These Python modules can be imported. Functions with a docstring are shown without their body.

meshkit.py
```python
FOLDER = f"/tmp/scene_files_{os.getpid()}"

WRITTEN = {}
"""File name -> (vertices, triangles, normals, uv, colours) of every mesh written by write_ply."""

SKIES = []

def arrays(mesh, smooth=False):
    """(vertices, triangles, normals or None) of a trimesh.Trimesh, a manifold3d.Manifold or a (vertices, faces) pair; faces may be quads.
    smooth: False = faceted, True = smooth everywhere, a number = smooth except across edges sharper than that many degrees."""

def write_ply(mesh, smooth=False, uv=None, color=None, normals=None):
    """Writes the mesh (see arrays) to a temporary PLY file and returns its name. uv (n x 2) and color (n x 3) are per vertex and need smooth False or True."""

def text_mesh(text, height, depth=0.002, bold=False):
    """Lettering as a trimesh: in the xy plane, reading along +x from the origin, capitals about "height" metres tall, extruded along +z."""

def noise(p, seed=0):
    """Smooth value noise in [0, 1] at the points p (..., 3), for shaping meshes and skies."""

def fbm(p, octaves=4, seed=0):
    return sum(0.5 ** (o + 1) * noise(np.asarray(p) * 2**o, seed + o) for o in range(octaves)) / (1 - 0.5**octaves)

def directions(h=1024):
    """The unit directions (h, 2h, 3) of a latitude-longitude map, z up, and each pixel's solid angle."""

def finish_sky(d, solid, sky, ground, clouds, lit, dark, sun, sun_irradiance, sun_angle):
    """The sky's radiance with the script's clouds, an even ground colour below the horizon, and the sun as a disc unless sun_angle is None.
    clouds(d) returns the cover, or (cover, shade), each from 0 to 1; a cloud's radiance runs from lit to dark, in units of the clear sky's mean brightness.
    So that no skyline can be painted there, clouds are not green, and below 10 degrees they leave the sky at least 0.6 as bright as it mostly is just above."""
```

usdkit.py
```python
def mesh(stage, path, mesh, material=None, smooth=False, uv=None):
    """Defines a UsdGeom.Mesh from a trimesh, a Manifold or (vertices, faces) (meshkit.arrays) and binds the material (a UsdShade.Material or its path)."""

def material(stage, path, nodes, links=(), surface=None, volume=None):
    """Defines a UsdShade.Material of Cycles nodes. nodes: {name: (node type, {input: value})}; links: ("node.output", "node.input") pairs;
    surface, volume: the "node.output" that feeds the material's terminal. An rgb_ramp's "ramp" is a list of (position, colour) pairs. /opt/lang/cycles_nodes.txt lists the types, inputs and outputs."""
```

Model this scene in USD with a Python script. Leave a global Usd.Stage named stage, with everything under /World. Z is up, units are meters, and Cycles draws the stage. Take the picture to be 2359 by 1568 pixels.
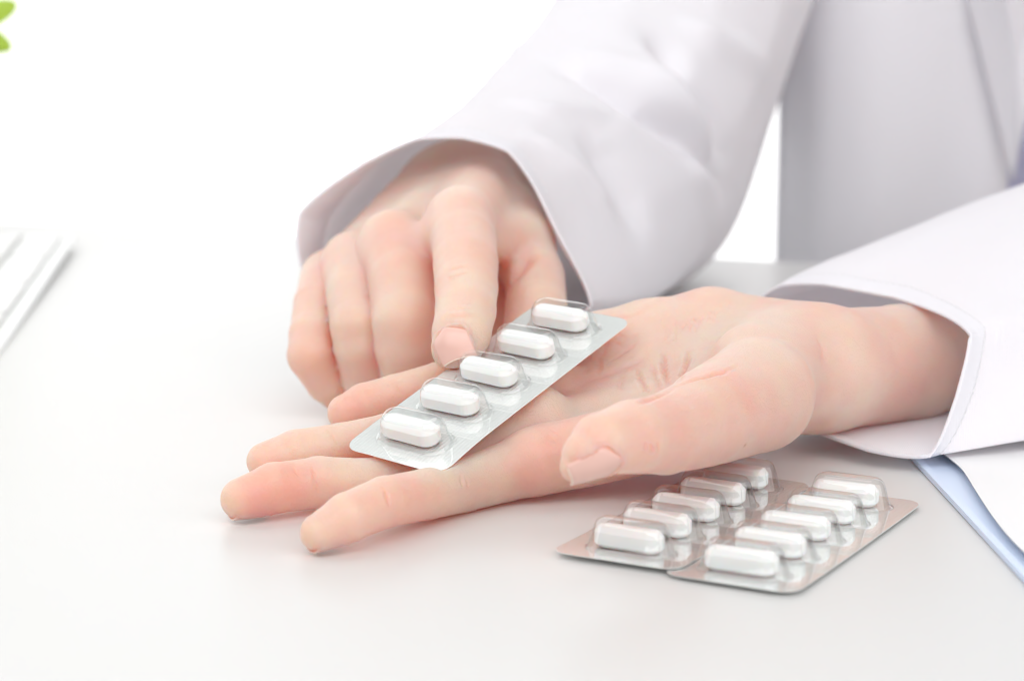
import math, random
import numpy as np, trimesh, usdkit, meshkit
import manifold3d as m3
from shapely.geometry import Polygon, LineString, Point
from scipy.spatial import cKDTree
from pxr import Usd, UsdGeom, UsdLux, UsdShade, Gf, Sdf, Vt

random.seed(7); np.random.seed(7)
stage = Usd.Stage.CreateInMemory()
UsdGeom.SetStageUpAxis(stage, 'Z'); UsdGeom.SetStageMetersPerUnit(stage, 1.0)
UsdGeom.Xform.Define(stage, '/World'); UsdGeom.Scope.Define(stage, '/World/Looks')

# ------------------------------------------------------------------ camera (close-up, millimetres in the helpers)
PITCH, FPX, CAMH = math.radians(10.908), 5025.35, 171.0      # tilt, focal length in units of a 2359-wide frame, height above table in mm
cam = UsdGeom.Camera.Define(stage, '/World/camera')
cam.CreateHorizontalApertureAttr(36.0); cam.CreateVerticalApertureAttr(23.906)
cam.CreateFocalLengthAttr(36.0*FPX/2359.0)
cam.CreateFStopAttr(10.0); cam.CreateFocusDistanceAttr(0.655)
cam.CreateClippingRangeAttr(Gf.Vec2f(0.05, 100.0)); cam.CreateExposureAttr(0.03)
cam.AddTranslateOp().Set(Gf.Vec3d(0, 0, CAMH/1000)); cam.AddRotateXOp().Set(90-math.degrees(PITCH))

# ------------------------------------------------------------------ lamps: unseen soft boxes, added to light the scene (none in frame)
def softbox(name, pos, aim, w, h, inten, col=(1, 1, 1)):
    l = UsdLux.RectLight.Define(stage, '/World/'+name)
    l.CreateWidthAttr(w); l.CreateHeightAttr(h); l.CreateIntensityAttr(inten); l.CreateColorAttr(Gf.Vec3f(*col)); l.CreateNormalizeAttr(False)
    d = np.array(aim, float)-np.array(pos, float); d /= np.linalg.norm(d)
    up = np.array([0, 0, 1.0]) if abs(d[2]) < .95 else np.array([0, 1.0, 0])
    x = np.cross(d, up); x /= np.linalg.norm(x); y = np.cross(x, d)
    M = Gf.Matrix4d(*x, 0, *y, 0, *(-d), 0, *map(float, pos), 1)
    l.AddTransformOp().Set(M)
softbox('softbox_overhead', (-.1, 1.6, 2.0), (-.1, 1.6, 0), 4.2, 4.0, .34, (.985, 1, .995))
softbox('softbox_key', (-.35, 1.2, 1.35), (-.2, 1.0, 0), 1.4, .9, 1.35, (1, .995, .985))
softbox('softbox_fill', (-.35, -1.2, 1.75), (0, .9, .05), 4.0, 2.3, 2.15, (1, .99, .99))
softbox('added_softbox_upper', (.35, -.1, 1.5), (.35, 1.15, .1), 1.3, 1.0, .9, (1, .995, 1))  # unseen lamp added to brighten the coat front from above
softbox('added_softbox_right', (1.5, -.15, .8), (.3, 1.1, .1), 1.6, 1.3, 2.0, (1, .995, 1))  # unseen lamp added to lift the torso and the pressing arm's sleeve
softbox('softbox_side', (-2.0, 1.25, .95), (-.1, 1.05, .05), 2.4, 1.7, 1.6, (.98, .99, 1))

# ------------------------------------------------------------------ projection helpers (picture units -> world mm)
SN, CS = math.sin(PITCH), math.cos(PITCH)
DV, UV_ = np.array([0, CS, -SN]), np.array([0, SN, CS])
def W(px, py, z):
    return np.array([0, 0, CAMH]) + z*DV + np.array([1.0, 0, 0])*((px-1179.5)*z/FPX) - UV_*((py-784)*z/FPX)
def T(px, py, h=0.0):
    z = (CAMH-h)/(SN+(py-784)/FPX*CS)
    return W(px, py, z)
def depth(P):
    P = np.asarray(P, float); return P[..., 1]*CS-(P[..., 2]-CAMH)*SN
def proj(P):
    P = np.asarray(P, float); d = depth(P); u = P[..., 1]*SN+(P[..., 2]-CAMH)*CS
    return np.stack([1179.5+FPX*P[..., 0]/d, 784-FPX*u/d], -1), d
def vdir(x, up, toward):
    """a direction given as right, up, towards the viewer"""
    v = np.array([1.0, 0, 0])*x+UV_*up-DV*toward; return v/np.linalg.norm(v)
unit = lambda v: np.asarray(v, float)/np.linalg.norm(v)

# ------------------------------------------------------------------ scene helpers
NAMES = {}
def path_for(parent, name):
    base = parent+'/'+name; n = NAMES.get(base, -1)+1; NAMES[base] = n
    return base if n == 0 else f'{base}_{n:03d}'
def tag(p, label=None, category=None, group=None, kind=None):
    p = p.GetPrim() if hasattr(p, 'GetPrim') else p
    for k, v in (('label', label), ('category', category), ('group', group), ('kind', kind)):
        if v: p.SetCustomDataByKey(k, v)
    return p
def thing(name, label, category, loc=(0, 0, 0), group=None, kind=None, rot=None, parent='/World'):
    x = UsdGeom.Xform.Define(stage, path_for(parent, name))
    if rot is None: x.AddTranslateOp().Set(Gf.Vec3d(*map(float, loc)))
    else:
        M = Gf.Matrix4d(*map(float, rot[0]), 0, *map(float, rot[1]), 0, *map(float, rot[2]), 0, *map(float, loc), 1)
        x.AddTransformOp().Set(M)
    tag(x, label, category, group, kind)
    return str(x.GetPath())
def obj(name, mesh, mat, parent='/World', smooth=35, scale=.001, origin=None, label=None, attrs=None, kind=None):
    v, f = (mesh.vertices, mesh.faces) if hasattr(mesh, 'vertices') else mesh
    v = np.asarray(v, float)
    if origin is not None: v = v-np.asarray(origin)
    p = path_for(parent, name)
    m = usdkit.mesh(stage, p, trimesh.Trimesh(v*scale, np.asarray(f), process=False) if np.asarray(f).shape[1] == 3 else (v*scale, np.asarray(f)), mat, smooth=smooth)
    for k, a in (attrs or {}).items():
        a = np.asarray(a, np.float32)
        UsdGeom.PrimvarsAPI(m).CreatePrimvar(k, Sdf.ValueTypeNames.Color3fArray, 'vertex').Set(Vt.Vec3fArray.FromNumpy(a))
    tag(m, label, kind=kind)
    return str(m.GetPath())
def mat(name, nodes, links, surface='p.BSDF', **kw):
    return usdkit.material(stage, '/World/Looks/'+name, nodes, links, surface=surface, **kw)
def simple(name, color, rough=.5, **kw):
    return mat(name, {'p': ('principled_bsdf', {'base_color': color, 'roughness': rough, **kw})}, [])

# ------------------------------------------------------------------ materials
table_mat = mat('white_laminate', {
    'g': ('geometry', {}), 'n': ('noise_texture', {'scale': 1500.0, 'detail': 2.0}), 'b': ('bump', {'strength': .12, 'distance': .0004}),
    'p': ('principled_bsdf', {'base_color': (.69, .69, .68), 'roughness': .36, 'specular_ior_level': .5})},
    [('g.position', 'n.vector'), ('n.fac', 'b.height'), ('b.normal', 'p.normal')])
skin_mat = mat('skin', {
    'a': ('attribute', {'attribute': 'tint'}), 's': ('separate_color', {}), 'g': ('geometry', {}),
    'n1': ('noise_texture', {'scale': 140.0, 'detail': 4.0}), 'n2': ('noise_texture', {'scale': 45.0, 'detail': 3.0}),
    'v': ('voronoi_texture', {'scale': 620.0, 'feature': 'distance_to_edge'}), 'nd': ('noise_texture', {'scale': 160.0, 'detail': 2.0}), 'vd': ('vector_math', {'math_type': 'multiply_add', 'vector2': (.006, .006, .006)}), 'vs': ('map_range', {'from_min': 0.0, 'from_max': .22, 'to_min': 0.0, 'to_max': 1.0, 'clamp': True}), 'n3': ('noise_texture', {'scale': 2200.0, 'detail': 2.0}),
    'c': ('mix_color', {'a': (.755, .585, .485), 'b': (.77, .375, .31)}), 
    'r': ('map_range', {'from_min': .35, 'from_max': .65, 'to_min': -.2, 'to_max': .2}),
    'ad': ('math', {'math_type': 'add', 'use_clamp': True}),
    'm': ('mix_color', {'blend_type': 'multiply', 'fac': .10}), 'mo': ('mix_color', {'b': (.50, .26, .16)}), 'hm': ('math', {'math_type': 'multiply_add', 'value2': .6}),
    'b': ('bump', {'strength': .30, 'distance': .0003}),
    'p': ('principled_bsdf', {'roughness': .42, 'specular_ior_level': .5, 'subsurface_weight': .85, 'subsurface_radius': (1.0, .30, .16), 'subsurface_scale': .0032, 'subsurface_method': 'random_walk', 'sheen_weight': .08})},
    [('a.color', 's.color'), ('g.position', 'n1.vector'), ('g.position', 'n2.vector'), ('g.position', 'nd.vector'), ('nd.color', 'vd.vector1'), ('g.position', 'vd.vector3'), ('vd.vector', 'v.vector'), ('v.distance', 'vs.value'), ('g.position', 'n3.vector'),
     ('n2.fac', 'r.value'), ('s.r', 'ad.value1'), ('r.result', 'ad.value2'), ('ad.value', 'c.fac'),
     ('c.result', 'm.a'), ('n1.color', 'm.b'), ('m.result', 'mo.a'), ('s.g', 'mo.fac'), ('mo.result', 'p.base_color'),
     ('vs.result', 'hm.value1'), ('n3.fac', 'hm.value3'), ('hm.value', 'b.height'), ('b.normal', 'p.normal')])
nail_mat = simple('fingernail', (.79, .50, .43), .28, coat_weight=.12)
nail_edge_mat = simple('nail_free_edge', (.84, .72, .60), .4)
def cloth(name, col, bump=.25):
    return mat(name, {'t': ('geometry', {}), 'w1': ('wave_texture', {'scale': 520.0, 'distortion': .6, 'detail': 1.0}), 'n': ('noise_texture', {'scale': 1600.0, 'detail': 2.0}),
        'a': ('math', {'math_type': 'add'}), 'b': ('bump', {'strength': bump, 'distance': .0004}),
        'p': ('principled_bsdf', {'base_color': col, 'roughness': .85, 'specular_ior_level': .2, 'sheen_weight': .25, 'sheen_roughness': .5}),
        'tr': ('translucent_bsdf', {'color': col}), 'm': ('mix_closure', {'fac': .18})},
        [('t.position', 'w1.vector'), ('t.position', 'n.vector'), ('w1.fac', 'a.value1'), ('n.fac', 'a.value2'), ('a.value', 'b.height'), ('b.normal', 'p.normal'), ('p.BSDF', 'm.closure1'), ('tr.BSDF', 'm.closure2')], surface='m.closure')
coat_mat = cloth('white_coat_cotton', (.91, .90, .94))
shirt_mat = cloth('lavender_shirt_cotton', (.72, .72, .93))
thread_mat = simple('white_thread', (.86, .86, .87), .7)
tablet_mat = simple('white_tablet', (.86, .86, .855), .42, subsurface_weight=.3, subsurface_scale=.001)
def foil_for(R, k):
    q = 2*math.pi/.00125
    return mat('blister_foil' if k == 0 else f'blister_foil_{k:03d}', {
        'g': ('geometry', {}), 'd1': ('vector_math', {'math_type': 'dot_product', 'vector2': tuple(R[0]*q)}), 'd2': ('vector_math', {'math_type': 'dot_product', 'vector2': tuple(R[1]*q*.62)}),
        's1': ('math', {'math_type': 'sine'}), 's2': ('math', {'math_type': 'sine'}), 'mx': ('math', {'math_type': 'multiply_add', 'value2': .35}),
        'b': ('bump', {'strength': .8, 'distance': .00007}), 'n': ('noise_texture', {'scale': 60.0, 'detail': 2.0}), 'mr': ('map_range', {'to_min': .30, 'to_max': .46}),
        'p': ('principled_bsdf', {'base_color': (.94, .955, .945), 'metallic': .25, 'specular_ior_level': .6})},
        [('g.position', 'd1.vector1'), ('g.position', 'd2.vector1'), ('d1.value', 's1.value1'), ('d2.value', 's2.value1'), ('g.position', 'n.vector'), ('n.fac', 'mr.value'), ('mr.result', 'p.roughness'),
         ('s2.value', 'mx.value1'), ('s1.value', 'mx.value3'), ('mx.value', 'b.height'), ('b.normal', 'p.normal')])
film_mat = mat('clear_blister_film', {
    'f': ('layer_weight', {'blend': .5}), 'w': ('math', {'math_type': 'power', 'value2': 4.0}), 'k': ('math', {'math_type': 'multiply_add', 'value2': 1.0, 'value3': .07, 'use_clamp': True}),
    'w2': ('math', {'math_type': 'power', 'value2': 2.5}), 'tc': ('mix_color', {'a': (.99, .992, .99), 'b': (.88, .9, .895)}), 't': ('transparent_bsdf', {}), 'g': ('glossy_bsdf', {'color': (1, 1, 1), 'roughness': .05}), 'm': ('mix_closure', {})},
    [('f.facing', 'w.value1'), ('f.facing', 'w2.value1'), ('w2.value', 'tc.fac'), ('tc.result', 't.color'), ('w.value', 'k.value1'), ('k.value', 'm.fac'), ('t.BSDF', 'm.closure1'), ('g.BSDF', 'm.closure2')], surface='m.closure')
window_mat = mat('bright_window_pane', {'e': ('emission', {'color': (1, 1, 1), 'strength': 1.6})}, [], surface='e.emission')
frame_mat = simple('white_window_frame', (.86, .86, .87), .5)
kbd_bed = simple('grey_key_bed', (.48, .49, .48), .5)
key_mat = simple('white_key', (.84, .84, .83), .45)
kbd_mat = simple('pale_keyboard_shell', (.84, .85, .84), .35)
leaf_mat = mat('young_leaf', {'p': ('principled_bsdf', {'base_color': (.56, .70, .12), 'roughness': .45}), 't': ('translucent_bsdf', {'color': (.66, .84, .2)}), 'm': ('mix_closure', {'fac': .45})},
    [('p.BSDF', 'm.closure1'), ('t.BSDF', 'm.closure2')], surface='m.closure')
stem_mat = simple('plant_stem', (.30, .42, .10), .5)
pot_mat = simple('white_glazed_pot', (.8, .8, .79), .25)
soil_mat = simple('potting_soil', (.06, .045, .03), .9)
blue_mat = simple('blue_plastic_sheet', (.68, .79, .98), .35)
paper_mat = simple('white_paper', (.84, .84, .85), .7)

# ------------------------------------------------------------------ setting: table and bright window behind
def rbox(sx, sy, sz, r=2.0, center=(0, 0, 0), n=3):
    hx, hy, hz = sx/2-r, sy/2-r, sz/2-r
    s = m3.Manifold.sphere(r, 4*n)
    b = m3.Manifold.batch_hull([s.translate((a*hx, b_*hy, c*hz)) for a in (-1, 1) for b_ in (-1, 1) for c in (-1, 1)]).translate(center)
    m = b.to_mesh(); return trimesh.Trimesh(m.vert_properties[:, :3], m.tri_verts, process=False)
tb = thing('table', 'wide white laminate table top that the hands and pill packs rest on', 'table', (0, .6, 0))
e0, e1 = T(1700, 597), T(200, 520)
ang = math.atan2(e1[1]-e0[1], e1[0]-e0[0]) % math.pi
nrm = np.array([-math.sin(ang), math.cos(ang)]); nrm = nrm if nrm[1] > 0 else -nrm
ed = np.array([nrm[1], -nrm[0]]); c = np.array(e0[:2])
quad = [c-ed*1500, c+ed*1100, c+ed*1100-nrm*1200, c-ed*1500-nrm*1200]
poly = Polygon(quad).buffer(-6).buffer(6)
top = trimesh.creation.extrude_polygon(poly, 28, engine='earcut'); top.apply_translation((0, 0, -28))
obj('tabletop', top, table_mat, tb, origin=(0, 600, 0))
for k in range(4):
    q = np.array(quad[k]); q = q+(np.mean(quad, 0)-q)*.08
    leg = trimesh.creation.cylinder(22, 690, sections=24); leg.apply_translation((q[0], q[1], -28-345)); obj('leg', leg, frame_mat, tb, origin=(0, 600, 0))
wn = thing('window', 'bright overexposed window behind the table with a pale vertical frame bar', 'window', (0, 3.4, 0), kind='structure')
mx = W(1176, 80, 3330)[0]
for x0, x1 in ((-2600, mx-4), (mx+4, 2600)):
    pane = trimesh.creation.box((x1-x0, 8, 3000)); pane.apply_translation(((x0+x1)/2, 3400, 500)); obj('pane', pane, window_mat, wn, origin=(0, 3400, 0))
bar = rbox(8, 40, 3000, 2, (mx, 3380, 500)); obj('frame', bar, frame_mat, wn, origin=(0, 3400, 0))

# ------------------------------------------------------------------ blister packs
PW, PL = 38.0, 102.6
PITCHP = 19.6
def stadium(l, w, n=14):
    r = w/2; a = np.linspace(-np.pi/2, np.pi/2, n); s = (l-w)/2
    return np.vstack([np.c_[s+r*np.cos(a), r*np.sin(a)], np.c_[-s-r*np.cos(a), -r*np.sin(a)]])
def shell(sections, cap=True):
    """rings (z, outline) joined upwards; the top closed by a fan"""
    n = len(sections[0][1]); v = np.vstack([np.c_[o, np.full(n, z)] for z, o in sections]); f = []
    for i in range(len(sections)-1):
        for j in range(n):
            a, b = i*n+j, i*n+(j+1) % n; f += [[a, b, b+n], [a, b+n, a+n]]
    if cap:
        v = np.vstack([v, [[*sections[-1][1].mean(0), sections[-1][0]]]]); k = (len(sections)-1)*n
        f += [[k+j, k+(j+1) % n, len(v)-1] for j in range(n)]
    return v, np.array(f)
def tablet_mesh():
    L_, w, t = 20.4, 8.2, 6.4; S = []
    prof = [(0, -2.0), (.5, -1.0), (1.3, -.1), (1.5, 0), (4.5, 0), (4.75, -.12), (6.0, -1.45), (6.2, -1.8), (6.3, -3.1)]
    for z, d in prof: S.append((z, stadium(L_+2*d*.85, w+2*d)))
    v, f = shell(S); n = len(S[0][1]); v = np.vstack([v, [[0, 0, 0]]]); f = np.vstack([f, [[(j+1) % n, j, len(v)-1] for j in range(n)]])
    return v, f
def dome_mesh():
    S = []; L_, w, H = 26.8, 13.2, 9.9
    prof = [(.25, .25), (.28, 0.0), (.6, -.35), (1.6, -.85), (4.6, -1.6), (7.0, -2.1), (8.4, -2.6), (9.2, -3.2), (9.7, -4.0), (9.85, -5.0)]
    for z, d in prof: S.append((z*(.9 if z > 1 else 1), stadium(L_+2*d*1.15, w+2*d)))
    return shell(S)
def bend(v, amt):
    """the strip bows a little over its length"""
    v = np.array(v, float)
    if amt is not None: v[:, 2] += amt(v[:, 0], v[:, 1])
    return v
def pack_sheet(z0, z1, holes=False):
    poly = Polygon([(-PW/2, -PL/2), (PW/2, -PL/2), (PW/2, PL/2), (-PW/2, PL/2)]).buffer(-5.5).buffer(5.5, 10)
    xs, ys = np.linspace(-PW/2, PW/2, 20), np.linspace(-PL/2, PL/2, 48)
    b = np.array(poly.exterior.coords)[:-1]
    g = np.array([(x, y) for x in xs for y in ys if poly.buffer(-1.2).contains(Point(x, y))])
    # dense outline
    ls = LineString(np.vstack([b, b[:1]])); o = np.array([ls.interpolate(t).coords[0] for t in np.linspace(0, ls.length, 140, endpoint=False)])
    P = np.vstack([o, g]); from scipy.spatial import Delaunay
    t = Delaunay(P).simplices; cen = P[t].mean(1); t = t[[poly.buffer(.05).contains(Point(c)) for c in cen]]
    a = P[t]; cr = (a[:, 1, 0]-a[:, 0, 0])*(a[:, 2, 1]-a[:, 0, 1])-(a[:, 1, 1]-a[:, 0, 1])*(a[:, 2, 0]-a[:, 0, 0]); t[cr < 0] = t[cr < 0][:, ::-1]
    n, N = len(o), len(P); v = np.vstack([np.c_[P, np.full(N, z1)], np.c_[P, np.full(N, z0)]])
    side = [[j+N, (j+1) % n+N, (j+1) % n] for j in range(n)]+[[j+N, (j+1) % n, j] for j in range(n)]
    return v, np.vstack([t, t[:, ::-1]+N, side])
TAB, DOME = tablet_mesh(), dome_mesh()
def blister_pack(label, R, loc, bow=None, group=None, seed=0, lift=0):
    rng = random.Random(seed)
    foil_mat = foil_for(np.asarray(R), seed-1)
    t = thing('blister_pack', label, 'pill pack', np.asarray(loc)/1000, group, rot=R)
    v, f = pack_sheet(0.0, .12); obj('foil_backing', (bend(v, bow), f), foil_mat, t, smooth=30)
    v, f = pack_sheet(.16, .24); obj('film', (bend(v, bow), f), film_mat, t, smooth=30)
    for k in range(5):
        y = (k-2)*PITCHP
        v, f = DOME; v = v+[0, y, 0]; obj('blister', (bend(v, bow), f), film_mat, t, smooth=40)
        v, f = TAB; a = rng.uniform(-.035, .035); c_, s_ = math.cos(a), math.sin(a)
        v = v@np.array([[c_, s_, 0], [-s_, c_, 0], [0, 0, 1]])+[rng.uniform(-1.5, -.6), y+rng.uniform(-.6, .3), .3]; obj('tablet', (bend(v, bow), f), tablet_mat, t, smooth=32)
    return t
def frame_from(corners):
    """rotation rows and centre from the corners FL, FR, BR, BL"""
    c = np.array(corners, float); x = unit(c[1]-c[0]+c[2]-c[3]); y = c[3]-c[0]+c[2]-c[1]; y = unit(y-x*np.dot(x, y)); return np.array([x, y, np.cross(x, y)]), c.mean(0)
K = 38/30.
cA = np.array([[8.1, 452.7, 0], [34.5, 438.6, 0], [72.7, 510, 0], [46.2, 524.2, 0]])*K
cB = np.array([[30.9, 437.9, 0], [57.1, 423.4, 0], [96.4, 494.2, 0], [70.1, 508.8, 0]])*K
cH = np.array([[-40.2, 500.2, 13.2], [-16.1, 482.3, 11.9], [30.9, 544.1, 35.3], [6.8, 561.9, 36.5]])*K
RA, oA = frame_from(cA); RB, oB = frame_from(cB); RH, oH = frame_from(cH)
grp = 'loose blister packs on the table'
blister_pack('clear five-tablet pill pack on the table, partly under the open palm, left of its twin', RA, oA+[0, 0, 1.6], lambda x, y: .0006*(y*y)*.4-.4, seed=1)
blister_pack('clear five-tablet pill pack on the table, nearest the camera and beside the blue folder', RB, oB+[0, 0, .9], lambda x, y: .0004*(y*y)*.4+.01*(x+19)*.5, seed=2)
PACKBOW = lambda x, y: -1.5*np.clip((-y-25)/26., 0, 1)**2*(.4+.6*np.clip((x+10)/25, 0, 1))
blister_pack('clear five-tablet pill pack lying across the open palm under the pressing finger', RH, oH, PACKBOW, seed=3)

# ------------------------------------------------------------------ blue folder with papers, at right on the table
fd = thing('folder', 'light blue plastic folder with white papers under the right-hand sleeve', 'folder', T(2250, 1200)/1000)
A0, A1 = T(2088, 1050), T(2420, 1412)
dirn = unit(A1-A0); side = np.array([dirn[1], -dirn[0], 0]); side = side if side[0] > 0 else -side
P0, P1 = A0-dirn*70, A1+dirn*60
def sheet(poly_pts, z0, z1):
    m = trimesh.creation.extrude_polygon(Polygon(poly_pts), z1-z0, engine='earcut'); m.apply_translation((0, 0, z0)); return m
cov = Polygon([P0[:2], P1[:2], (P1+side*300)[:2], (P0+side*300)[:2]]).buffer(-3).buffer(3)
obj('cover', sheet(cov.exterior.coords, .4, 1.2), blue_mat, fd, origin=T(2250, 1200))
rim = Polygon([P0[:2], P1[:2], (P1+side*2.4)[:2], (P0+side*2.4)[:2]]); obj('rim', sheet(rim.exterior.coords, 1.3, 2.1), blue_mat, fd, origin=T(2250, 1200))
edge = [T(x+14, y-4, 4)[:2] for x, y in ((2080, 980), (2130, 1025), (2172, 1058), (2203, 1085), (2232, 1130), (2290, 1215), (2359, 1288), (2450, 1380))]
tt = np.linspace(0, len(edge)-1, 60); from scipy.interpolate import CubicSpline
cs = CubicSpline(range(len(edge)), np.array(edge)); ev = cs(tt)
rows = []
for s, w in enumerate(np.linspace(0, 1, 24)):
    curl = 2.0*math.exp(-w*9)
    rows.append(np.c_[ev+side[:2]*(w*260), np.full(len(ev), 2.0+curl)])
V = np.array(rows); nr, nc = V.shape[:2]; V = V.reshape(-1, 3)
F = [[i*nc+j, i*nc+j+1, (i+1)*nc+j+1, (i+1)*nc+j] for i in range(nr-1) for j in range(nc-1)]
V2 = np.vstack([V, V-[0, 0, .25]]); F = np.array(F); nb = len(V)
rimq = [[j, j+nb, j+1+nb, j+1] for j in range(nc-1)]
obj('paper', (V2, np.vstack([F[:, ::-1], F+nb, rimq])), paper_mat, fd, origin=T(2250, 1200), smooth=True)

# ------------------------------------------------------------------ keyboard at left
kR = W(176, 540, 1155); kF = kR+(W(0, 800, 874)-kR)*1.25
ky = unit(kR-kF); kx0 = np.array([ky[1], -ky[0], 0.]); kx = -unit(kx0); kn = unit(np.cross(ky, kx)); kn = kn if kn[2] > 0 else -kn
if kx[0] > 0: kx = -kx
kb = thing('keyboard', 'white computer keyboard at the left edge of the table', 'keyboard', (kR+kF)/2000)
Ro = np.array([-kx, ky, kn]); KL = np.linalg.norm(kR-kF)
def put(m): m = m.copy(); m.vertices = m.vertices@Ro+kR; return m   # local x right, y to the back, origin at the back right corner
obj('key_bed', put(rbox(320, KL-12, 1.2, .4, (-167, -KL/2, -.2))), kbd_bed, kb, origin=(kR+kF)/2)
obj('shell', put(rbox(330, KL, 4, 1.8, (-165, -KL/2, -2.4))), kbd_mat, kb, origin=(kR+kF)/2)
kp = 36.0; 
for r in range(int(KL//kp)):
    for ccol in range(6):
        hgt = 2 if (ccol == 0 and r % 2 == 0) else 1
        if ccol == 0 and r % 2 == 1: continue
        y0 = -8-(r+hgt)*kp+2.5; y1 = -8-r*kp
        if y0 < -KL+4: continue
        obj('key', put(rbox(18.2, y1-y0-4, 2.0, 1.0, (-6.5-9.1-ccol*21, (y0+y1)/2, 1.2))), key_mat, kb, origin=(kR+kF)/2)
for s_ in (-60, -280):
    obj('foot', put(rbox(20, 8, 2.4, .6, (s_, -14, -5))), kbd_mat, kb, origin=(kR+kF)/2)

# ------------------------------------------------------------------ plant at upper left
pb = T(-150, 560); pl = thing('potted_plant', 'small potted plant with bright green leaves at upper left', 'plant', pb/1000)
pot = trimesh.creation.revolve([(0, 0), (24, 0), (26, 1), (32, 48), (33, 50), (30, 50), (29, 44), (0, 44)], sections=40); pot.apply_translation(pb); obj('pot', pot, pot_mat, pl, origin=pb)
so = trimesh.creation.cylinder(28.5, 3, sections=32); so.apply_translation(pb+[0, 0, 45]); obj('soil', so, soil_mat, pl, origin=pb)
def tube(pts, radii, n=10):
    pts = np.asarray(pts, float); V = []; N = len(pts)
    radii = np.broadcast_to(radii, N)
    t = np.gradient(pts, axis=0); a = np.array([.3, .2, .9])
    for i in range(N):
        d = unit(t[i]); u = unit(np.cross(d, a)); w = np.cross(d, u); th = np.linspace(0, 2*np.pi, n, endpoint=False)
        V.append(pts[i]+radii[i]*(np.cos(th)[:, None]*u+np.sin(th)[:, None]*w))
    V = np.vstack(V+[pts[:1], pts[-1:]]); f = []
    for i in range(N-1):
        for j in range(n): a_, b_ = i*n+j, i*n+(j+1) % n; f += [[a_, b_, b_+n], [a_, b_+n, a_+n]]
    k = N*n; f += [[(j+1) % n, j, k] for j in range(n)]+[[(N-1)*n+j, (N-1)*n+(j+1) % n, k+1] for j in range(n)]
    return trimesh.Trimesh(V, f, process=False)
pz = depth(pb); leafspec = [(38, 8, -12, 30, 0), (27, 114, -55, 33, 6), (-30, 40, 20, 34, 10), (-120, -60, 70, 36, -10), (-190, 20, 120, 34, 0), (-60, -120, 95, 36, 8), (-200, 120, 170, 34, -8), (-20, 150, -70, 30, 12)]
crown = W(-110, 95, pz); st = [pb+[0, 0, 44], (pb+[0, 0, 44])*.5+crown*.5+[3, 0, 0], crown]
obj('stem', tube([st[0], st[0]*.5+st[1]*.5, st[1], st[1]*.5+st[2]*.5, st[2]], [1.8, 1.6, 1.4, 1.2, 1.0]), stem_mat, pl, origin=pb)
def leaf(tip, base, width, roll):
    d = tip-base; L_ = np.linalg.norm(d); d = d/L_; s = unit(np.cross(d, DV)+.4*np.array([0, math.sin(roll), .2])); n = np.cross(s, d); V = []
    us, vs = np.linspace(0, 1, 12), np.linspace(-1, 1, 7)
    for u in us:
        w = width/2*math.sin(math.pi*min(1, .04+u*.94)**.8)**.5
        for v in vs: V.append(base+d*L_*u+s*w*v+n*(4*math.sin(u*2.6)+1.8*abs(v)*w/8))
    V = np.array(V); F = [[i*7+j, i*7+j+1, (i+1)*7+j+1, (i+1)*7+j] for i in range(11) for j in range(6)]; nb = len(V)
    return np.vstack([V, V+n*.3]), np.vstack([np.array(F), np.array(F)[:, ::-1]+nb])
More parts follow.
